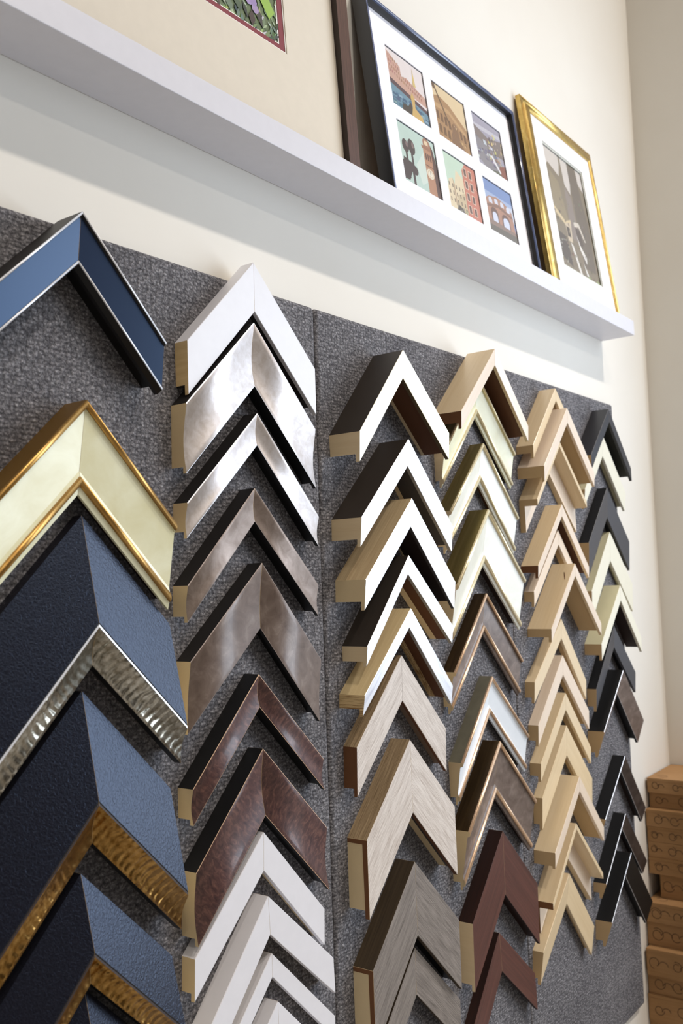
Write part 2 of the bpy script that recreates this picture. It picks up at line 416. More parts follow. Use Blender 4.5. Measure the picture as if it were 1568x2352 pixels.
jet = plain('jet_black_lacquer', srgb(20, 19, 19), 0.4)

# ------------------------------------------------------------------ corner samples: geometry
def disc(x, z, rx, rz, n=14, a0=0, a1=2 * math.pi):
    return [(x + rx * math.cos(a0 + (a1 - a0) * k / n), z + rz * math.sin(a0 + (a1 - a0) * k / n)) for k in range(n + (0 if a1 - a0 > 6.2 else 1))]
R2 = math.sqrt(2.0)
def arm(name, parent, prof, side, reach, mats, cap=None, crown=0.0002):
    """prof: closed list of (w across the face, d off the board, material index of the segment that starts here, smooth)."""
    n = len(prof)
    V, F, M, U, S = [], [], [], [], []
    for w, d, *_ in prof:
        V.append((side * crown, -d, -w * R2 - crown))
    for w, d, *_ in prof:
        V.append((side * reach, -d, -w * R2 - reach))
    per = [0.0]
    for i in range(n):
        a, b = prof[i], prof[(i + 1) % n]
        per.append(per[-1] + math.hypot(a[0] - b[0], a[1] - b[1]))
    Ln = reach * R2
    for i in range(n):
        j = (i + 1) % n
        F.append((i, j, n + j, n + i)); M.append(prof[i][2]); S.append(bool(prof[i][3]))
        wi, wj = prof[i][0], prof[j][0]
        U.append(((wi, per[i]), (wj, per[i + 1]), (wj + Ln, per[i + 1]), (wi + Ln, per[i])))
    ci = len(mats) - 1 if cap is None else cap
    for off in (0, n):
        F.append(tuple(off + i for i in range(n))); M.append(ci); S.append(False)
        U.append(tuple((prof[i][1] * .25, prof[i][0]) for i in range(n)))
    return mesh_obj(name, V, F, mats, M, parent, U, S)

def prof_flat(W, D, Di, wb, lip=0.006, sag=0.0, edge=0.0006, steps=10, bare=0.0):
    """0 side, 1 edge, 2 face, 3 inner lip, 4 rebate, 5 back"""
    p = [(0, 0, 0, 0), (0, D - edge, 1, 0)]
    if sag:
        a, b = (edge * 1.6, D - edge * .2), (W - .0006, Di - .0004)
        for k in range(steps):
            t = k / steps
            p.append((a[0] + (b[0] - a[0]) * t, a[1] + (b[1] - a[1]) * t - sag * math.sin(math.pi * t ** 1.15), 2, 1))
        p.append((b[0], b[1], 1, 0))
    else:
        p += [(edge, D, 2, 0), (W - .0005, Di, 1, 0)]
    p += [(W, Di - .0006, 3, 0), (W, Di - lip, 4, 0), (wb, Di - lip, 4, 0)]
    if bare: p.append((wb, bare, 5, 0))
    p.append((wb, 0, 5, 0))
    return p

def bead_prof(w0, w1, d0, d1, n=7):
    p = [(w0, d0, 0, 0)]
    r = (w1 - w0) / 2; c = (w0 + w1) / 2
    for k in range(n + 1):
        t = math.pi - math.pi * k / n
        p.append((c + r * math.cos(t), d1 - r * .8 + r * .8 * math.sin(t), 0, 1))
    p.append((w1, d0, 0, 0))
    return p

GROUP = 'frame corner samples on the grey carpet boards'
def sample_root(key, label):
    X, Z = (FIT.get(key) or FIT_CREST.get(key))[:2]
    rot = FIT[key][7] if key in FIT else FIT_CREST[key][8]
    o = empty('frame_corner_sample', (X, 0, Z), (0, rot, 0))
    return tag(o, label, 'frame sample', GROUP)

def flat(key, label, side, face, end, lip=None, rebate=None, edge=None, sag=0.0, lipt=0.006, ew=0.0006, bare=0.0, border=None, knot=None):
    X, Z, W, D, Di, LL, LR, rot, wb = FIT[key]
    root = sample_root(key, label)
    lip = lip or face; rebate = rebate or end; edge = edge or face
    for s, L in ((-1, LL), (1, LR)):
        a = arm('moulding_arm', root, prof_flat(W, D, Di, wb, lipt, sag, ew, bare=bare), s, L, [side, edge, face, lip, rebate, end, end])
        if border:      # veneer showing as a thin border round the cut end
            bp = [(.0004, .0004), (.0004, D - .0004), (W - .0004, Di - .0006), (W - .0004, Di - lipt + .0004), (W - .0008, Di - lipt), (.0045, D - lipt - .001), (.0045, .0004)]
            V = [(s * (L + e), -d, -w * R2 - (L + e)) for e in (0.0, .0004) for w, d in bp]
            n = len(bp)
            F = [tuple(range(n)), tuple(range(n, 2 * n))] + [(i, (i + 1) % n, n + (i + 1) % n, n + i) for i in range(n)]
            tag(mesh_obj('veneer_edge', V, F, [border], parent=a), 'brown veneer border of the cut end')
        if knot and s < 0:
            t, d = knot
            q = disc(0, 0, .0085, .0012, 12)
            V = [(-(t + x), -(d + .5 * x + z), -(t + x) + .0004) for x, z in q] + [(-(t + x), -(d + .5 * x + z), -(t + x) - .0002) for x, z in q]
            n = len(q)
            F = [tuple(range(n)), tuple(range(n, 2 * n))] + [(i, (i + 1) % n, n + (i + 1) % n, n + i) for i in range(n)]
            tag(mesh_obj('knot', V, F, [inner_brown], parent=a), 'dark knot mark')
    return root

def beaded(key, label, side, panel, bead, end, lip, rebate, bw=0.0055, drop=0.0045, lipw=0.005, bead_label='gold bead'):
    X, Z, W, D, Di, LL, LR, rot, wb = FIT[key]
    root = sample_root(key, label)
    W2 = W + lipw
    wb = W2 - 0.009
    prof = [(0, 0, 0, 0), (0, D - .004, 1, 0), (bw, D - .004, 1, 0), (bw, D - drop - .001, 1, 0), (bw + .004, D - drop - .0022, 1, 0)]
    prof += [(W - bw - .004, Di - .0042, 1, 0), (W - bw, Di - .003, 1, 0), (W, Di - .004, 2, 0), (W2, Di - .0065, 2, 0),
             (W2, Di - .010, 3, 0), (wb, Di - .010, 3, 0), (wb, 0, 3, 0)]
    for s, L in ((-1, LL), (1, LR)):
        a = arm('moulding_arm', root, prof, s, L, [side, panel, lip, rebate, end])
        for w0, w1, d0, d1 in ((0.0, bw - .0008, D - .004, D), (W - bw, W + .0004, Di - .0044, Di)):
            tag(arm('bead', a, bead_prof(w0, w1, d0, d1), s, L, [bead, end]), bead_label)
    return root

def crest(key, label, face, liner, liner_label, end, line):
    X, Z, d0, W1, W2, D, Di, L, rot = FIT_CREST[key]
    root = sample_root(key, label)
    wb = W2 - 0.010
    for s in (-1, 1):
        prof = [(0, 0, 0, 0), (0, d0, 0, 0), (W1 - .0012, D - .0004, 1, 0), (W1, D - .0008, 1, 0), (W1, Di - .012, 0, 0),
                (wb, Di - .012, 2, 0), (wb, 0, 2, 0)]
        a = arm('moulding_arm', root, prof, s, L, [face, jet, end, end])
        lp = [(W1 + .0001, Di - .0118, 0, 0), (W1 + .0001, D - .0006, 1, 0), (W1 + .0022, D, 0, 1)]
        for k in range(1, 9):
            t = k / 8
            lp.append((W1 + .0022 + (W2 - W1 - .0022) * t, D + (Di - D) * t - .0042 * math.sin(math.pi * t), 0, 1))
        lp += [(W2, Di - .0015, 2, 0), (W2, Di - .0118, 2, 0)]
        tag(arm('gilt_liner', a, lp, s, L, [liner, line, jet, end]), liner_label)
    return root

def floater(key, label, ledge_w, ledge_d, mat, end, ledge_mat):
    X, Z, W, D, Di, LL, LR, rot, wb = FIT[key]
    root = sample_root(key, label)
    prof = [(0, 0, 0, 0), (0, D - .0005, 0, 0), (.0005, D, 0, 0), (W - .0005, D, 0, 0), (W, D - .0005, 0, 0), (W, ledge_d, 1, 0),
            (ledge_w, ledge_d, 0, 0), (ledge_w, 0, 0, 0)]
    for s, L in ((-1, LL), (1, LR)):
        arm('moulding_arm', root, prof, s, L, [mat, ledge_mat, end])
    return root

# ---- first column: navy, cream and black
def navy_sample():
    key = 'a1'; X, Z, W, D, Di, LL, LR, rot, wb = FIT[key]
    root = sample_root(key, 'navy blue frame corner sample with thin silver lines, at the left edge')
    Wl = W + .0025
    prof = [(0, 0, 0, 0), (0, D - .001, 0, 0), (.0024, D - .001, 0, 0), (.0034, D - .0042, 1, 0), (W - .0026, Di - .0012, 1, 0),
            (W - .002, Di - .001, 1, 0), (W, Di - .0012, 2, 0), (Wl, Di - .009, 2, 0), (Wl, Di - .014, 3, 0), (Wl - .008, Di - .014, 3, 0), (Wl - .008, 0, 3, 0)]
    for s, L in ((-1, LL), (1, LR)):
        a = arm('moulding_arm', root, prof, s, L, [black_side, navy, jet, jet, mdf], cap=4)
        tag(arm('silver_line', a, bead_prof(0.0, .0024, D - .001, D, 5), s, L, [silver_line, mdf]), 'silver line')
        tag(arm('silver_line', a, bead_prof(W - .0026, W - .0002, Di - .0012, Di + .0002, 5), s, L, [silver_line, mdf]), 'silver line')
navy_sample()
beaded('a2', 'wide cream frame corner sample with gold beads, below the navy blue one', gold_side, cream, gold_satin, mdf, cream, inner_dark,
       bw=0.0075, drop=0.004, lipw=0.0065)
crest('a3', 'wide black leathery frame corner sample with a hammered silver liner', black_leather, silver_hammer, 'hammered silver liner', mdf, silver_line)
crest('a4', 'wide black leathery frame corner sample with gold liner, below the silver lined one', black_leather, gold_hammer, 'hammered gold liner', mdf, inner_dark)
crest('a5', 'narrower black leathery frame corner sample with dull gold liner, near the bottom left corner', black_leather, gold_hammer, 'dull gold liner', mdf, inner_dark)
crest('a6', 'black frame corner sample of which only the peak shows at the bottom edge', black_leather, gold_hammer, 'dull gold liner', mdf, inner_dark)

# ---- second column: silver, brown, white
flat('b1', 'flat white frame corner sample at the top, above the wide silver one', white_paint, white_paint, pine, rebate=inner_slate)
flat('b2', 'wide scooped silver frame corner sample with black sides, under the top white one', black_side, champagne, mdf, rebate=jet, lip=jet, edge=silver_line, sag=0.0052, ew=0.0008)
flat('b3', 'narrow scooped silver frame corner sample, below the wide silver one', black_side, champagne, mdf, rebate=jet, lip=jet, edge=silver_line, sag=0.0034, ew=0.0008)
flat('b4', 'narrow bronze grey frame corner sample, below the narrow silver one', black_side, bronze_leaf, mdf, rebate=jet, lip=jet, edge=bronze_leaf, sag=0.003)
flat('b5', 'wide flat taupe marbled frame corner sample with black sides', black_side, taupe, mdf, rebate=jet, lip=jet, edge=bronze_leaf, sag=0.0022)
flat('b6', 'narrow glossy brown burl frame corner sample, below the wide taupe one', jet, burl, mdf, rebate=jet, lip=jet, edge=bead_copper, sag=0.0036, ew=0.0005)
flat('b7', 'wide glossy brown burl frame corner sample, above the stack of white ones', jet, burl, mdf, rebate=jet, lip=jet, edge=bead_copper, sag=0.005, ew=0.0005)
flat('b8', 'flat white frame corner sample tucked under the wide brown burl one', white_paint, white_paint, mdf)
flat('b9', 'flat white frame corner sample turned slightly, second of the lower white ones', white_paint, white_paint, mdf)
flat('b10', 'narrow white frame corner sample, third of the lower white ones', white_paint, white_paint, mdf)
flat('b11', 'white frame corner sample cut off by the bottom edge, lowest of the white ones', white_paint, white_paint, mdf)

# ---- third column: deep sided, then oak
flat('c1', 'deep frame corner sample with pale gold face and dark brown sides', bronze_side, pale_gold, poplar, lip=olive_lip, rebate=inner_brown, lipt=.007, bare=.006)
flat('c2', 'deep frame corner sample with scuffed silver face and dark sides, below the pale gold one', bronze_side, silver_leaf, poplar, lip=grey_lip, rebate=inner_slate, bare=.008)
flat('c3', 'deep frame corner sample with silver face and pale oak sides', oak_raw, silver_leaf, mdf, lip=inner_slate, rebate=inner_dark, bare=.004)
flat('c4', 'narrow silver faced frame corner sample with black sides, between two pale wood sided ones', bronze_side, silver_leaf, poplar, lip=grey_lip, rebate=inner_brown, bare=.012)
flat('c5', 'narrow silver faced frame corner sample with bare pine sides and striped cut end', pine_side, silver_leaf, pine_striped, lip=grey_lip, rebate=inner_brown, bare=.012)
flat('c6', 'flat washed oak frame corner sample with a solid brown cut end', oak_side, oak_light, brown_end, lip=inner_brown, rebate=oak_rebate)
flat('c7', 'widest pale washed oak frame corner sample, above the grey brown oak one', oak_side, oak_light, mdf, lip=inner_brown, rebate=inner_slate, bare=.014, border=brown_end, lipt=.0075)
flat('c8', 'wide grey brown oak frame corner sample with dark sides', oak_dark_side, oak_grey, mdf, lip=oak_dark_side, rebate=jet, border=brown_end, lipt=.0075)
flat('c9', 'narrower grey brown oak frame corner sample at the bottom edge', oak_dark_side, oak_grey, mdf, lip=oak_dark_side, rebate=inner_dark)

# ---- fourth column: cream, silver and brown with beads, mahogany
flat('d1', 'deep pale maple frame corner sample overlapping the cream one with gold beads', maple, maple_pink, brown_end, lip=maple, rebate=inner_brown)
beaded('d2', 'cream frame corner sample with gold beads, half hidden behind the deep maple one', brass_side, cream, bead_gold, poplar, cream, inner_dark)
beaded('d3', 'ivory white frame corner sample with gold beads and brass sides, middle of the three', brass_side, ivory, bead_gold, poplar, ivory, inner_brown)
beaded('d4', 'wide ivory frame corner sample with deep brass sides, above the narrow taupe one', brass_side, ivory, bead_gold, poplar, ivory, inner_dark, bw=0.007)
beaded('d5', 'narrow taupe frame corner sample with copper beads, above the cool white one', dark_brass, taupe, bead_copper, mdf, taupe, inner_dark, bead_label='copper bead')
beaded('d6', 'cool white frame corner sample with copper beads and olive grey sides', olive_side, ice_white, bead_copper, mdf, ice_white, jet, bead_label='copper bead')
beaded('d7', 'wide taupe frame corner sample with copper beads and dark brass sides', dark_brass, taupe, bead_copper, mdf, taupe, inner_dark, bw=0.007, bead_label='copper bead')
flat('d8', 'wide red mahogany frame corner sample, below the wide taupe beaded one', mahogany_side, mahogany, poplar, lip=mahogany_side, rebate=mahogany_side)
flat('d9', 'narrower red mahogany frame corner sample, lowest of its column', mahogany_side, mahogany, poplar, lip=mahogany_side, rebate=jet)

# ---- fifth column: bare maple
flat('e1', 'bare maple frame corner sample with thin face, topmost of the maple ones', maple, maple, maple_end, rebate=maple_end)
flat('e2', 'deep boxy maple frame corner sample with pinkish face, second of the maple ones', maple_pink, maple_pink, maple_end, rebate=maple_end)
floater('e3', 'stepped maple floater corner sample showing its white ledge, under the deep boxy one', 0.0468, 0.012, maple, maple_end, maple_pink)
flat('e4', 'maple frame corner sample with pinkish narrow face and wide sides, below the stepped one', maple, maple_pink, brown_end, lip=maple, rebate=inner_brown)
flat('e5', 'shallow maple frame corner sample nested inside the wider sided one above it', maple_pink, maple_pink, maple_end)
flat('e6', 'deep maple frame corner sample with a knot mark on its side', maple, maple_pink, maple_end, lip=maple, rebate=maple_end, knot=(.026, .0386))
flat('e7', 'maple frame corner sample turned clockwise, right below the deep knotted one', maple, maple, maple_end)
flat('e8', 'pinkish pale maple frame corner sample, between two yellower maple ones', maple_pink, maple_pink, maple_end)
flat('e9', 'narrow yellow maple frame corner sample, below the pinkish pale one', maple, maple, maple_end)
flat('e10', 'wide flat maple frame corner sample, behind the peak of a deep narrow one', maple, maple, maple_end)
flat('e11', 'deep maple frame corner sample with wavy grain side, above the lowest two', maple, maple_pink, maple_end, rebate=maple_end)
floater('e12', 'stepped maple floater corner sample with thin front edge, second lowest maple one', 0.0433, 0.012, maple, brown_end, maple_pink)
flat('e13', 'wide maple frame corner sample turned clockwise, lowest of the maple ones', maple, maple, maple_end)

# ---- sixth column: black and cream, at the right edge of the board
flat('f1', 'black frame corner sample with narrow face at the upper right corner of the board', black_satin, black_satin, maple_end, rebate=jet)
flat('f2', 'cream frame corner sample half hidden behind the top black one', cream_side, cream_paint, maple_end, rebate=cream_side)
flat('f3', 'wide flat charcoal frame corner sample, between two cream ones', jet, charcoal_satin, maple_end, rebate=jet)
flat('f4', 'wide cream frame corner sample with rough edge, below the charcoal one', cream_side, cream_paint, maple_end, rebate=cream_side)
flat('f5', 'narrow deep cream frame corner sample with chipped white edge', cream_side, cream_paint, maple_end, rebate=inner_dark)
flat('f6', 'flat dark charcoal frame corner sample behind the narrow deep cream one', jet, charcoal_satin, maple_end, rebate=jet)
flat('f7', 'sloped taupe marbled frame corner sample with jet black sides', jet, taupe, maple_end, lip=jet, rebate=jet, edge=silver_line, ew=0.0011)  # silver edge on the four sloped samples paints an edge-light glint
flat('f8', 'narrow sloped dark umber frame corner sample, second of the four sloped ones', jet, umber, maple_end, lip=jet, rebate=inner_dark, edge=silver_line, ew=0.001)
flat('f9', 'narrow sloped black brown frame corner sample, third of the four sloped ones', jet, umber, maple_end, lip=jet, rebate=inner_dark, edge=silver_line, ew=0.0009)
flat('f10', 'sloped jet black frame corner sample, lowest beside the cardboard boxes', jet, jet, maple_end, lip=jet, rebate=jet, edge=silver_line, ew=0.0008)

# ------------------------------------------------------------------ picture ledge
SH_B, SH_T, SH_F = CAM_Z + 0.580, CAM_Z + 0.616, -0.068
V, F = [], []
prof = [(SH_F, SH_B), (SH_F, SH_T), (SH_F + .005, SH_T), (SH_F + .005, SH_T - .0245), (WALL_Y - .0006, SH_T - .0245), (WALL_Y - .0006, SH_B)]
for x in (-1.47, 1.47): V += [(x, y, z - SH_B) for y, z in prof]
F = [tuple(range(6)), tuple(range(6, 12))] + [(i, (i + 1) % 6, 6 + (i + 1) % 6, 6 + i) for i in range(6)]
o = mesh_obj('picture_ledge', V, F, [WHITE_SATIN], loc=(0.8562, 0, SH_B))
bv = o.modifiers.new('bevel', 'BEVEL'); bv.width = 0.001; bv.segments = 2; bv.limit_method = 'ANGLE'
LOW = 0.0240   # the pictures stand on the ledge's floor, this far below its front lip
tag(o, 'long white picture ledge on the wall above the corner samples', 'shelf')

# ------------------------------------------------------------------ pictures on the ledge
def rails(root, w, h, prof, mats, name='frame_rail'):
    """prof: closed list of (inset, forward, material index, smooth) swept round a w x h rectangle, one mitred rail per side"""
    n = len(prof)
    for s in range(4):
        V, F, M, U, S = [], [], [], [], []
        per = [0.0]
        for i in range(n):
            a, b = prof[i], prof[(i + 1) % n]; per.append(per[-1] + math.hypot(a[0] - b[0], a[1] - b[1]))
        for e in (0, 1):
            for q, d, *_ in prof:
                c = [(q, q), (w - q, q), (w - q, h - q), (q, h - q)]
                x, z = c[(s + e) % 4]
                V.append((x, -d, z))
        Ln = w if s % 2 == 0 else h
        for i in range(n):
            j = (i + 1) % n
            F.append((i, j, n + j, n + i)); M.append(prof[i][2]); S.append(bool(prof[i][3]))
            U.append(((0, per[i]), (0, per[i + 1]), (Ln, per[i + 1]), (Ln, per[i])))
        for off in (0, n):
            F.append(tuple(off + i for i in range(n))); M.append(0); S.append(False)
            U.append(tuple((0, 0) for i in range(n)))
        mesh_obj(name, V, F, mats, M, root, U, S)

def mat_board(name, root, rect, holes, y, thick, mat):
    x0, z0, x1, z1 = rect
    xs = sorted({x0, x1, *[h[0] for h in holes], *[h[2] for h in holes]})
    zs = sorted({z0, z1, *[h[1] for h in holes], *[h[3] for h in holes]})
    idx, V, F = {}, [], []
    def v(i, j):
        if (i, j) not in idx: idx[(i, j)] = len(V); V.append((xs[i], y, zs[j]))
        return idx[(i, j)]
    for i in range(len(xs) - 1):
        for j in range(len(zs) - 1):
            cx, cz = (xs[i] + xs[i + 1]) / 2, (zs[j] + zs[j + 1]) / 2
            if any(h[0] < cx < h[2] and h[1] < cz < h[3] for h in holes): continue
            F.append((v(i, j), v(i + 1, j), v(i + 1, j + 1), v(i, j + 1)))
    me = bpy.data.meshes.new(name); me.from_pydata(V, [], F); me.materials.append(mat)
    o = bpy.data.objects.new(name, me); COL.objects.link(o); o.parent = root
    s = o.modifiers.new('solid', 'SOLIDIFY'); s.thickness = thick; s.offset = -1 if me.polygons[0].normal.y < 0 else 1
    return o

def ink(c, rough=0.35):
    key = 'print_ink_%02x%02x%02x' % c
    c = tuple(v * 0.74 + g * 0.26 for v, g in zip(c, (196, 186, 180)))   # faded prints
    return plain(key, srgb(*c), rough)

def print_obj(name, root, rect, y, polys, label=None):
    """a printed sheet: flat polygons of colour, each a hair above the one before; unit coordinates"""
    x0, z0, x1, z1 = rect
    V, F, M, mats, mi = [], [], [], [], {}
    for k, (c, pts) in enumerate(polys):
        if c not in mi: mi[c] = len(mats); mats.append(ink(c))
        n = len(V)
        for px, pz in pts:
            V.append((x0 + (x1 - x0) * min(1, max(0, px)), y - 0.0000025 * k, z0 + (z1 - z0) * min(1, max(0, pz))))
        F.append(tuple(range(n, n + len(pts)))); M.append(mi[c])
    o = mesh_obj(name, V, F, mats, M, root)
    for p in o.data.polygons:
        if p.normal.y > 0: p.flip()
    if label: o['label'] = label
    return o

def rect(a, b, c, d): return [(a, b), (c, b), (c, d), (a, d)]
def arch(x0, x1, z0, z1, n=8):
    r = (x1 - x0) / 2
    return [(x0, z0), (x1, z0)] + [((x0 + x1) / 2 + r * math.cos(math.pi * k / n), z1 - r * .8 + r * .8 * math.sin(math.pi * k / n)) for k in range(n + 1)]
FULL = rect(0, 0, 1, 1)
rnd = random.Random(4)
def jit(c, a):
    return tuple(max(0, min(255, int((v + rnd.uniform(-a, a)) // 12 * 12))) for v in c)
def specks(n, box, size, cols, asp=1.0, amt=8):
    out = []
    for _ in range(n):
        x, z = rnd.uniform(box[0], box[2]), rnd.uniform(box[1], box[3]); s = size * rnd.uniform(.5, 1.3)
        out.append((jit(rnd.choice(cols), amt), rect(x - s * asp, z - s, x + s * asp, z + s)))
    return out
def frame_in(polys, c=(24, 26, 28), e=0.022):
    """dark strip along top and right edges"""
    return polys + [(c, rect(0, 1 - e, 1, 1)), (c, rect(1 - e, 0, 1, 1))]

# -- the collage of six travel photographs
photo_canal = [((232, 222, 222), FULL), ((196, 150, 132), [(0, .42), (0, .95), (.12, .90), (.30, .80), (.36, .78), (.36, .62), (.5, .66), (.75, .58), (1, .52), (1, .36)])]
photo_canal += [(jit((150, 96, 86), 16), rect(.02 + .055 * i, .60 - .012 * i + .08 * j, .04 + .055 * i, .65 - .012 * i + .08 * j)) for i in range(16) for j in range(4 if i < 6 else 2)]
photo_canal += [((64, 44, 52), [(0, .38), (0, .48), (1, .30), (1, .22)]), ((84, 128, 152), [(0, 0), (0, .39), (1, .23), (1, 0)])]
photo_canal += specks(46, (0, .0, 1, .28), .020, [(58, 98, 128), (126, 164, 182), (44, 80, 112)], 2.4)
photo_canal += [((214, 186, 108), [(.66, .60), (.70, .92), (.74, .60)]), ((44, 40, 36), [(.24, 0), (.30, .14), (.44, .16), (.52, .26), (.58, .10), (.56, 0)]),
                ((204, 164, 88), [(.50, 0), (.56, .20), (.54, .36), (.60, .46), (.65, .36), (.63, .20), (.80, .12), (.84, 0)])]
photo_arcade = [((222, 196, 150), FULL), ((158, 116, 74), [(0, .72), (.2, .80), (.5, .74), (1, .46), (1, 0), (0, 0)]), ((184, 142, 94), [(0, .62), (.45, .64), (1, .36), (1, .28), (.45, .56), (0, .54)])]
photo_arcade += [((92, 62, 40), arch(.06 + .11 * i, .13 + .11 * i, .34 - .02 * i, .50 - .02 * i)) for i in range(8)]
photo_arcade += [((96, 66, 42), arch(.08 + .12 * i, .16 + .12 * i, .10 - .01 * i, .26 - .01 * i)) for i in range(4)]
photo_arcade += [((116, 82, 56), [(.40, 0), (.46, .22), (.56, .46), (.66, .40), (.70, .16), (.84, .0)]), ((88, 64, 44), [(.07, .97), (.11, .98), (.42, .40), (.38, .38)]),
                 ((84, 58, 40), disc(.09, .93, .05, .06))] + specks(26, (.45, 0, 1, .4), .018, [(206, 172, 126), (128, 92, 60)], 1.0)
photo_harbour = [((150, 148, 168), FULL), ((186, 186, 200), [(0, .72), (1, .80), (1, .88), (0, .80)]), ((110, 100, 98), [(0, .60), (0, .78), (.5, .66), (1, .78), (1, .42), (.5, .40)]),
                 ((122, 120, 128), [(0, .18), (0, .58), (.6, .44), (1, .22), (1, 0), (.3, 0)])]
photo_harbour += specks(60, (.45, .2, 1, .8), .024, [(196, 184, 160), (150, 112, 88), (84, 78, 76), (206, 196, 120)], .8, 14)
photo_harbour += specks(36, (0, .1, .7, .55), .022, [(206, 206, 214), (88, 88, 104), (110, 108, 134)], 1.6, 10)
photo_harbour += [((122, 66, 54), [(.70, .0), (.78, .22), (1, .30), (1, 0)]), ((226, 226, 230), [(.5, .32), (.56, .36), (.80, .10), (.76, .06)]), ((78, 84, 66), [(.3, 0), (.7, .1), (.9, 0)])]
photo_tower = [((182, 210, 200), FULL), ((206, 224, 214), [(.4, .4), (.7, .75), (.8, .3), (.5, .1)])]
photo_tower += [((170, 118, 88), [(.66, 0), (.66, .78), (.88, .78), (.92, 0)]), ((140, 92, 68), rect(.63, .78, .92, .83)), ((150, 100, 76), arch(.68, .88, .83, .98)),
                ((66, 44, 40), [(.88, 0), (.88, .9), (.93, .84), (1, .5), (1, 0)]), ((226, 216, 192), disc(.77, .38, .095, .085)), ((200, 160, 120), disc(.77, .38, .07, .06)), ((232, 224, 204), disc(.77, .38, .06, .05)),
                ((70, 50, 40), rect(.765, .36, .778, .43)), ((86, 52, 42), rect(.67, .50, .88, .515))]
photo_tower += [((72, 46, 40), arch(.70 + .06 * i, .735 + .06 * i, .60, .72)) for i in range(3)] + [((226, 200, 160), arch(.72, .82, .86, .94))]
photo_tower += [((48, 40, 42), p) for p in (disc(.17, .62, .085, .11), disc(.33, .66, .095, .13), disc(.34, .28, .08, .08), rect(.15, .10, .20, .58), rect(.29, .28, .34, .60), [(.02, .05), (.08, .42), (.32, .38), (.30, .30), (.16, .06)], rect(.26, 0, .32, .30), [(0, .30), (.1, .40), (.1, .16), (0, .1)])]
photo_tower += [((112, 92, 92), disc(.37, .70, .03, .05)), ((112, 92, 92), disc(.21, .66, .03, .05))]
photo_street = [((190, 218, 196), FULL), ((224, 206, 168), [(0, 0), (0, .22), (.10, .52), (.22, .58), (.26, .48), (.36, .76), (.62, .62), (.62, 0)])]
photo_street += [((196, 176, 138), [(.30, 0), (.30, .30), (.62, .44), (.62, 0)]), ((176, 150, 118), [(.22, .58), (.26, .48), (.26, .1), (.22, .1)])]
photo_street += [((108, 90, 76), rect(.08 + .10 * i, .14 + .13 * j, .11 + .10 * i, .21 + .13 * j)) for i in range(5) for j in range(3)]
photo_street += [((192, 108, 88), [(.56, 0), (.56, .82), (.70, 1), (1, 1), (1, 0)]), ((214, 150, 128), [(.54, .80), (.68, .97), (.70, 1), (.56, .84)]), ((210, 142, 120), rect(.56, .60, 1, .62))]
photo_street += [((228, 206, 180), rect(.62 + .16 * i - .014, .10 + .22 * j - .012, .69 + .16 * i + .014, .23 + .22 * j + .012)) for i in range(2) for j in range(4)]
photo_street += [((86, 58, 54), rect(.62 + .16 * i, .10 + .22 * j, .69 + .16 * i, .23 + .22 * j)) for i in range(2) for j in range(4)]
photo_street += [((70, 66, 58), [(.22, 0), (.28, .14), (.40, .10), (.50, .0)])] + specks(12, (.3, 0, .56, .12), .02, [(60, 60, 54), (150, 140, 120)])
photo_ruin = [((104, 132, 188), FULL), ((150, 172, 212), rect(0, .55, 1, .76)), ((196, 204, 222), [(0, .4), (0, .58), (1, .70), (1, .4)]),
              ((164, 118, 96), [(.02, .22), (.02, .60), (.16, .68), (.45, .74), (.72, .70), (.92, .60), (.96, .22)]), ((120, 86, 72), [(.02, .50), (.45, .60), (.94, .52), (.94, .47), (.45, .54), (.02, .45)])]
photo_ruin += [((206, 212, 230), arch(.14 + .20 * i, .26 + .20 * i, .56 + (.04 if i in (1, 2) else 0), .67 + (.03 if i in (1, 2) else 0))) for i in range(4)]
photo_ruin += [((92, 66, 58), arch(.16, .40, .20, .50)), ((92, 66, 58), arch(.52, .80, .20, .48)), ((206, 214, 236), arch(.20, .37, .20, .42)), ((206, 214, 236), arch(.56, .77, .20, .42)),
               ((126, 102, 90), [(0, .10), (0, .24), (1, .22), (1, .14)]), ((86, 80, 70), [(0, 0), (0, .14), (1, .16), (1, 0)])]

CF = dict(x=1.2642, y=-0.0584, a=0.1296, w=0.5493, h=0.3589 + LOW)
lift = 0.026 * math.sin(CF['a'])
root = empty('collage_frame', (CF['x'], CF['y'] - LOW * math.tan(CF['a']), SH_T - .0245 + lift + 0.0003), (-CF['a'], 0, 0))
tag(root, 'black framed collage of six travel photographs leaning on the white ledge', 'picture frame')
fr_black = plain('black_frame_lacquer', srgb(30, 28, 30), 0.32, coat=0.5)
fr_lines = plain('frame_edge_blue_reflection', srgb(88, 98, 132), 0.26, coat=0.8)  # blue window reflection painted into the rail face colour
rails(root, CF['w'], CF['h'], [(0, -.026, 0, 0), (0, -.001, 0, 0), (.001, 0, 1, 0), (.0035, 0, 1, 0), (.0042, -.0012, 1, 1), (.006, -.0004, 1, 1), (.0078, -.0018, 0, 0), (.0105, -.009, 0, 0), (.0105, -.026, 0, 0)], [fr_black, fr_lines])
mat_white = plain('white_mat_board', srgb(241, 238, 242), 0.8)
PX = ((.0638, .1868), (.2148, .3380), (.3668, .4898)); PZ = ((.1850 + LOW, .2952 + LOW), (.0460 + LOW, .1574 + LOW))
holes = [(x0, z0, x1, z1) for z0, z1 in PZ for x0, x1 in PX]
mat_board('mat_board', root, (.0106, .0106, CF['w'] - .0106, CF['h'] - .0106), holes, .0130, .0016, mat_white)
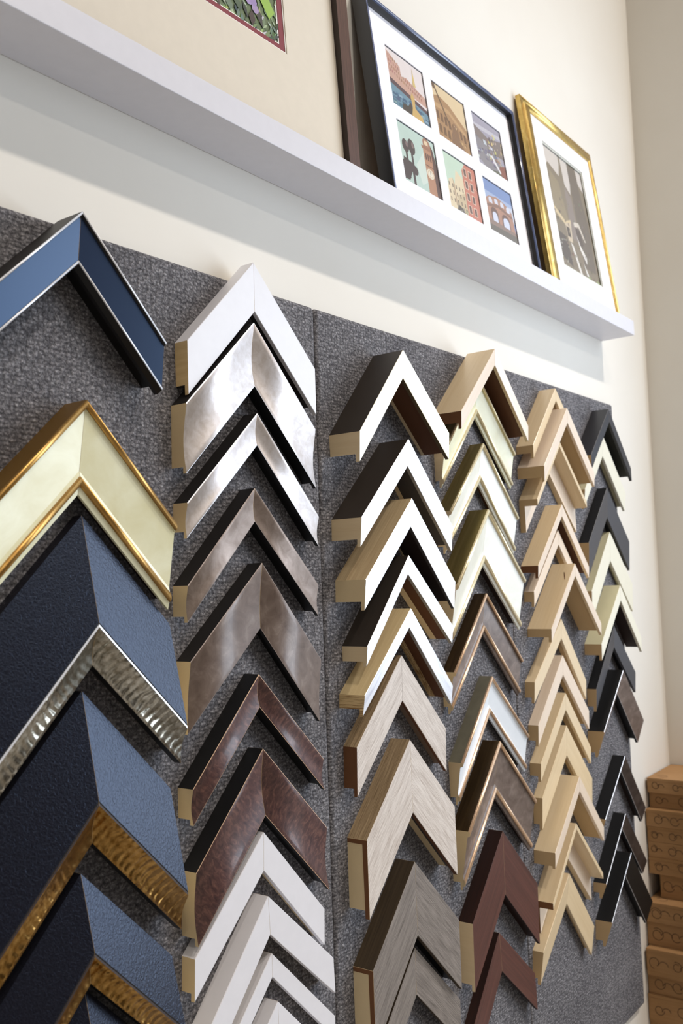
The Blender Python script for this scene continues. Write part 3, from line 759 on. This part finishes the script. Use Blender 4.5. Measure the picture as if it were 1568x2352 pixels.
for hole, pic, lab in zip(holes, (photo_canal, photo_arcade, photo_harbour, photo_tower, photo_street, photo_ruin),
                          ('photo of a canal with a gilded statue', 'sepia photo of an arcaded building', 'grey photo of a town by the water',
                           'photo of a street lamp and a clock tower', 'photo of a red house and cream houses', 'photo of a ruined arena with arches')):
    x0, z0, x1, z1 = hole
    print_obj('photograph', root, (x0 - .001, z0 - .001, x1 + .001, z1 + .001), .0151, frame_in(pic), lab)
box_obj('backing_board', (.0106, .0158, .0106), (CF['w'] - .0106, .0225, CF['h'] - .0106), plain('brown_backing_card', srgb(150, 120, 84), 0.9), root)

# -- the gold frame
GF = dict(x=1.8779, y=-0.0541, a=0.1295, w=0.3976, h=0.4315 + LOW)
root = empty('gold_picture_frame', (GF['x'], GF['y'] - LOW * math.tan(GF['a']), SH_T - .0245 + 0.0112 * math.sin(GF['a']) + 0.0003), (-GF['a'], 0, 0))
tag(root, 'gold leaf picture frame with a brown village picture, at the right end of the ledge', 'picture frame')
fr_gold = mottle('gold_leaf_frame', [(0.25, srgb(190, 152, 82)), (0.55, srgb(218, 186, 112)), (0.8, srgb(238, 214, 150))], 70, 0.30, 0.9, bumpy=0.1)
rails(root, GF['w'], GF['h'], [(0, -.0112, 0, 0), (0, -.001, 0, 1), (.001, 0, 0, 1), (.010, .0006, 0, 1), (.0125, -.0012, 0, 1), (.016, .003, 0, 1), (.020, .0048, 0, 1), (.028, .0052, 0, 0), (.0305, .003, 0, 0), (.0305, -.0112, 0, 0)], [fr_gold])
mat_cream = plain('warm_white_mat_board', srgb(240, 234, 230), 0.8)
win = (.0815, .0560 + LOW, .3085, .3525 + LOW)
mat_board('mat_board', root, (.0306, .0306, GF['w'] - .0306, GF['h'] - .0306), [win], -.0006, .0016, mat_cream)
mat_board('inner_mat', root, (win[0] - .004, win[1] - .004, win[2] + .004, win[3] + .004), [(win[0] + .004, win[1] + .004, win[2] - .004, win[3] - .004)], .0013, .0012, plain('pale_grey_inner_mat', srgb(206, 206, 196), 0.8))
village = [((206, 198, 190), FULL), ((116, 104, 84), [(0, 0), (0, .80), (.10, .86), (.34, .80), (.40, .92), (.40, 1), (.44, 1), (.46, .76), (.58, .70), (.62, .80), (.62, 1), (.84, 1), (.86, .86), (1, .80), (1, 0)])]
village += [((134, 120, 92), [(.05, .40), (.10, .80), (.30, .74), (.40, .40)]), ((92, 82, 70), [(.62, .1), (.62, .98), (.82, .98), (.94, .5), (.92, .1)]), ((124, 112, 104), [(.40, .3), (.44, .74), (.58, .68), (.60, .3)]),
            ((206, 184, 140), [(.06, .50), (.30, .42), (.44, .46), (.44, .43), (.30, .38), (.04, .46)]), ((196, 178, 150), [(.28, .40), (.44, .43), (.40, .26), (.30, .26)]),
            ((206, 196, 180), [(.52, .46), (.66, .48), (.78, .34), (.74, .34), (.64, .44), (.52, .42)])]
village += [((66, 58, 50), rect(.30, .30, .38, .38)), ((72, 62, 54), [(.54, .42), (.64, .42), (.70, .30), (.56, .26)]), ((226, 222, 214), [(.54, .36), (.58, .24), (.70, .14), (.72, .20), (.60, .28)]),
            ((222, 220, 214), [(.60, .14), (.64, .10), (.74, .0), (.66, .0)]), ((222, 218, 210), [(.34, .26), (.40, .24), (.52, .02), (.46, .02)]), ((70, 62, 54), [(.02, .30), (.26, .28), (.30, .04), (.02, .10)]),
            ((128, 142, 84), [(.62, .0), (.70, .05), (.80, .0)]), ((136, 148, 96), [(.88, .0), (.90, .05), (1, .03), (1, 0)])]
village += specks(70, (.02, .02, .95, .78), .010, [(134, 120, 96), (86, 76, 66), (112, 102, 90)], 1.0, 10)
village += specks(16, (.05, .05, .35, .3), .007, [(214, 206, 190)], .7, 6)
print_obj('print', root, win, .0040, village)
box_obj('backing_board', (.0306, .0046, .0306), (GF['w'] - .0306, .0100, GF['h'] - .0306), plain('brown_backing_card', srgb(150, 120, 84), 0.9), root)

# -- the large print in a walnut frame
BX, BW, BH, BA = 0.330, 0.8635, 0.640, 0.058
root = empty('walnut_picture_frame', (BX, -0.0425 - LOW * math.tan(BA), SH_T - .0245 + 0.02 * math.sin(BA) + 0.0003), (-BA, 0, 0))
tag(root, 'large walnut framed garden print with cream mat, at the left end of the ledge', 'picture frame')
walnut = wood('dark_walnut', srgb(58, 38, 30), srgb(104, 72, 60), 0.5, 300, 12)
walnut_edge = plain('shaded_walnut_inner_edge', srgb(40, 24, 16), 0.5)  # shade on the rail's inner wall put into a darker walnut
rails(root, BW, BH, [(0, -.020, 0, 0), (0, 0, 0, 0), (.028, 0, 1, 0), (.028, -.020, 0, 0)], [walnut, walnut_edge])
mat_buff = plain('buff_mat_board', srgb(219, 208, 191), 0.85)
op = (.0600, .1440 + LOW, .7125, .560)
mat_board('mat_board', root, (.0281, .0281, BW - .0281, BH - .0281), [op], .0105, .0012, mat_buff)
burg = plain('burgundy_mat_board', srgb(132, 62, 68), 0.8)
core = plain('white_mat_core', srgb(240, 236, 230), 0.8)
e = .0022
mat_board('mat_core', root, (op[0] - .004, op[1] - .004, op[2] + .004, op[3] + .004), [(op[0] + e, op[1] + e, op[2] - e, op[3] - e)], .0118, .0006, core)
mat_board('inner_mat', root, (op[0] - .004, op[1] - .004, op[2] + .004, op[3] + .004), [(op[0] + .013, op[1] + .010, op[2] - .013, op[3] - .010)], .0126, .0006, burg)
mat_board('mat_core', root, (op[0] - .004, op[1] - .004, op[2] + .004, op[3] + .004), [(op[0] + .016, op[1] + .012, op[2] - .016, op[3] - .012)], .0133, .0006, core)
garden = [((70, 92, 52), FULL)]
for k in range(420):
    x, z = rnd.uniform(.35, 1), rnd.uniform(0, .8); a = rnd.uniform(.6, 2.4); L = rnd.uniform(.012, .045); wd = L * rnd.uniform(.12, .34)
    c = jit(rnd.choice([(60, 92, 42), (96, 138, 58), (150, 178, 92), (44, 62, 40), (126, 150, 110), (190, 200, 170)]), 14)
    dx, dz = math.cos(a) * .66, math.sin(a)
    garden.append((c, [(x - dx * L, z - dz * L), (x - dz * wd, z + dx * wd), (x + dx * L, z + dz * L), (x + dz * wd, z - dx * wd)]))
for k in range(40):
    x, z = rnd.uniform(.45, .85), rnd.uniform(.0, .6)
    garden.append((jit(rnd.choice([(150, 124, 176), (182, 164, 198), (206, 196, 214)]), 10), disc(x, z, rnd.uniform(.006, .014), rnd.uniform(.010, .022), 6)))
for k in range(170):
    x, z = rnd.uniform(.68, 1), rnd.uniform(0, .30); a = rnd.uniform(.5, 2.5); L = rnd.uniform(.012, .034); wd = L * rnd.uniform(.16, .4)
    c = jit(rnd.choice([(52, 84, 50), (104, 140, 84), (170, 190, 140), (34, 52, 44), (214, 218, 214), (196, 204, 190), (84, 110, 92), (28, 40, 34)]), 12)
    dx, dz = math.cos(a) * .66, math.sin(a)
    garden.append((c, [(x - dx * L, z - dz * L), (x - dz * wd, z + dx * wd), (x + dx * L, z + dz * L), (x + dz * wd, z - dx * wd)]))
for x, z in ((.885, .125), (.905, .105), (.80, .20), (.86, .15), (.78, .235), (.90, .13)):
    garden.append((jit((158, 138, 190), 14), disc(x, z, .012, .019, 7)))
garden += [((138, 186, 58), [(.80, .42), (.95, .10), (.97, .14), (.85, .44)]), ((118, 166, 48), [(.72, .50), (.93, .22), (.95, .28), (.76, .52)])]
print_obj('print', root, (op[0], op[1], op[2], op[3]), .0146, garden)
box_obj('backing_board', (.0281, .0152, .0281), (BW - .0281, .0190, BH - .0281), plain('brown_backing_card', srgb(150, 120, 84), 0.9), root)

# ------------------------------------------------------------------ cardboard boxes stacked in the corner
card = None
def card_mat():
    a = N('brown_corrugated_card', 0.85, 0, 0.2)
    v = a.coords('Object', (1, 1, 1))
    f = a.noise(v, 6, 3)
    g = a.noise(a.coords('Object', (6, 6, 260)), 1, 2)
    mx = a.n('ShaderNodeMath', operation='MULTIPLY_ADD'); mx.inputs[1].default_value = .7
    m2 = a.n('ShaderNodeMath', operation='MULTIPLY'); m2.inputs[1].default_value = .3
    a.l(g, m2.inputs[0]); a.l(f, mx.inputs[0]); a.l(m2.outputs[0], mx.inputs[2])
    a.l(a.ramp(mx.outputs[0], [(0.3, srgb(142, 106, 68)), (0.7, srgb(168, 130, 90))]), a.b.inputs['Base Color'])
    return a.m
card = card_mat()
curl_ink = plain('dark_printed_curl', srgb(98, 70, 44), 0.8)
def curl(V, F, M, cy, cz, r, a0, a1, x, growth=0.0, wid=0.0016, n=18, top=None):
    b = len(V)
    for k in range(n + 1):
        t = a0 + (a1 - a0) * k / n; rr = r * (1 + growth * k / n)
        for q in (rr - wid / 2, rr + wid / 2):
            if top is None: V.append((x, cy + q * math.cos(t), cz + q * math.sin(t)))
            else: V.append((x + q * math.sin(t), cy + q * math.cos(t), top))
    for k in range(n):
        F.append((b + 2 * k, b + 2 * k + 1, b + 2 * k + 3, b + 2 * k + 2)); M.append(1)
BOXES = [(2.460, -.5309, -.5672, .0105, 'topmost'), (2.472, -.5676, -.6060, .0105, 'second from the top'), (2.444, -.6066, -.6480, .0120, 'third from the top'),
         (2.446, -.6484, -.6860, .0120, 'fourth from the top'), (2.448, -.6864, -.7255, .0120, 'fifth from the top'), (2.446, -.7259, -.7660, .0120, 'sixth from the top'),
         (2.452, -.7664, -.8240, -.0120, 'set back, seventh from the top'), (2.406, -.8244, -.8720, .0100, 'upper one that juts out'),
         (2.414, -.8724, -.9300, .0140, 'right under the upper jutting one'), (2.386, -.9304, -.9940, .0100, 'lower one that juts out'),
         (2.400, -.9944, -1.0420, .0140, 'thin, in the lower pile'), (2.394, -1.0424, -1.1050, .0140, 'third from the floor'),
         (2.398, -1.1054, -1.2000, .0140, 'second from the floor'), (2.392, -1.2004, -1.2990, .0140, 'lowest, on the floor')]
rb = random.Random(11)
for i, (x, zt, zb, yb, lab) in enumerate(BOXES):
    x1 = CORNER_X - 0.004 - 0.004 * (i % 3)
    y0 = -0.31 + 0.012 * (i % 4)
    c = ((x + x1) / 2, (y0 + yb) / 2, CAM_Z + (zt + zb) / 2)
    hx, hy, hz = (x1 - x) / 2, (yb - y0) / 2, (zt - zb) / 2
    V, F = [], []
    box_geo(V, F, (-hx, -hy, -hz), (hx, hy, hz)); M = [0] * 6
    # lid flap line and printed curls on the visible end
    box_geo(V, F, (-hx - .0012, -hy, hz - .006), (-hx + .001, hy, hz - .0002)); M += [0] * 6
    yy = hy - rb.uniform(.012, .03)
    while yy > -hy + .03:
        r = min(hz * .62, .016) * rb.uniform(.75, 1.05)
        curl(V, F, M, yy, rb.uniform(-.15, .1) * hz, r, rb.uniform(0, 6), rb.uniform(8.5, 10.5), -hx - .0006, -.45)
        curl(V, F, M, yy - r * 1.4, -hz * .2, r * .8, 0.2, 3.0, -hx - .0006)
        yy -= rb.uniform(.04, .06)
    if i in (0, 7):
        for q in range(4):
            curl(V, F, M, hy - .03 - .05 * q, 0, .014, 0, 5.2, -hx + .03 + .05 * (q % 2), -.3, top=hz + .0004)
    o = mesh_obj('cardboard_box', V, F, [card, curl_ink], M, loc=c)
    tag(o, 'brown curl-printed cardboard box in the stack, ' + lab, 'box', 'cardboard boxes stacked in the corner')
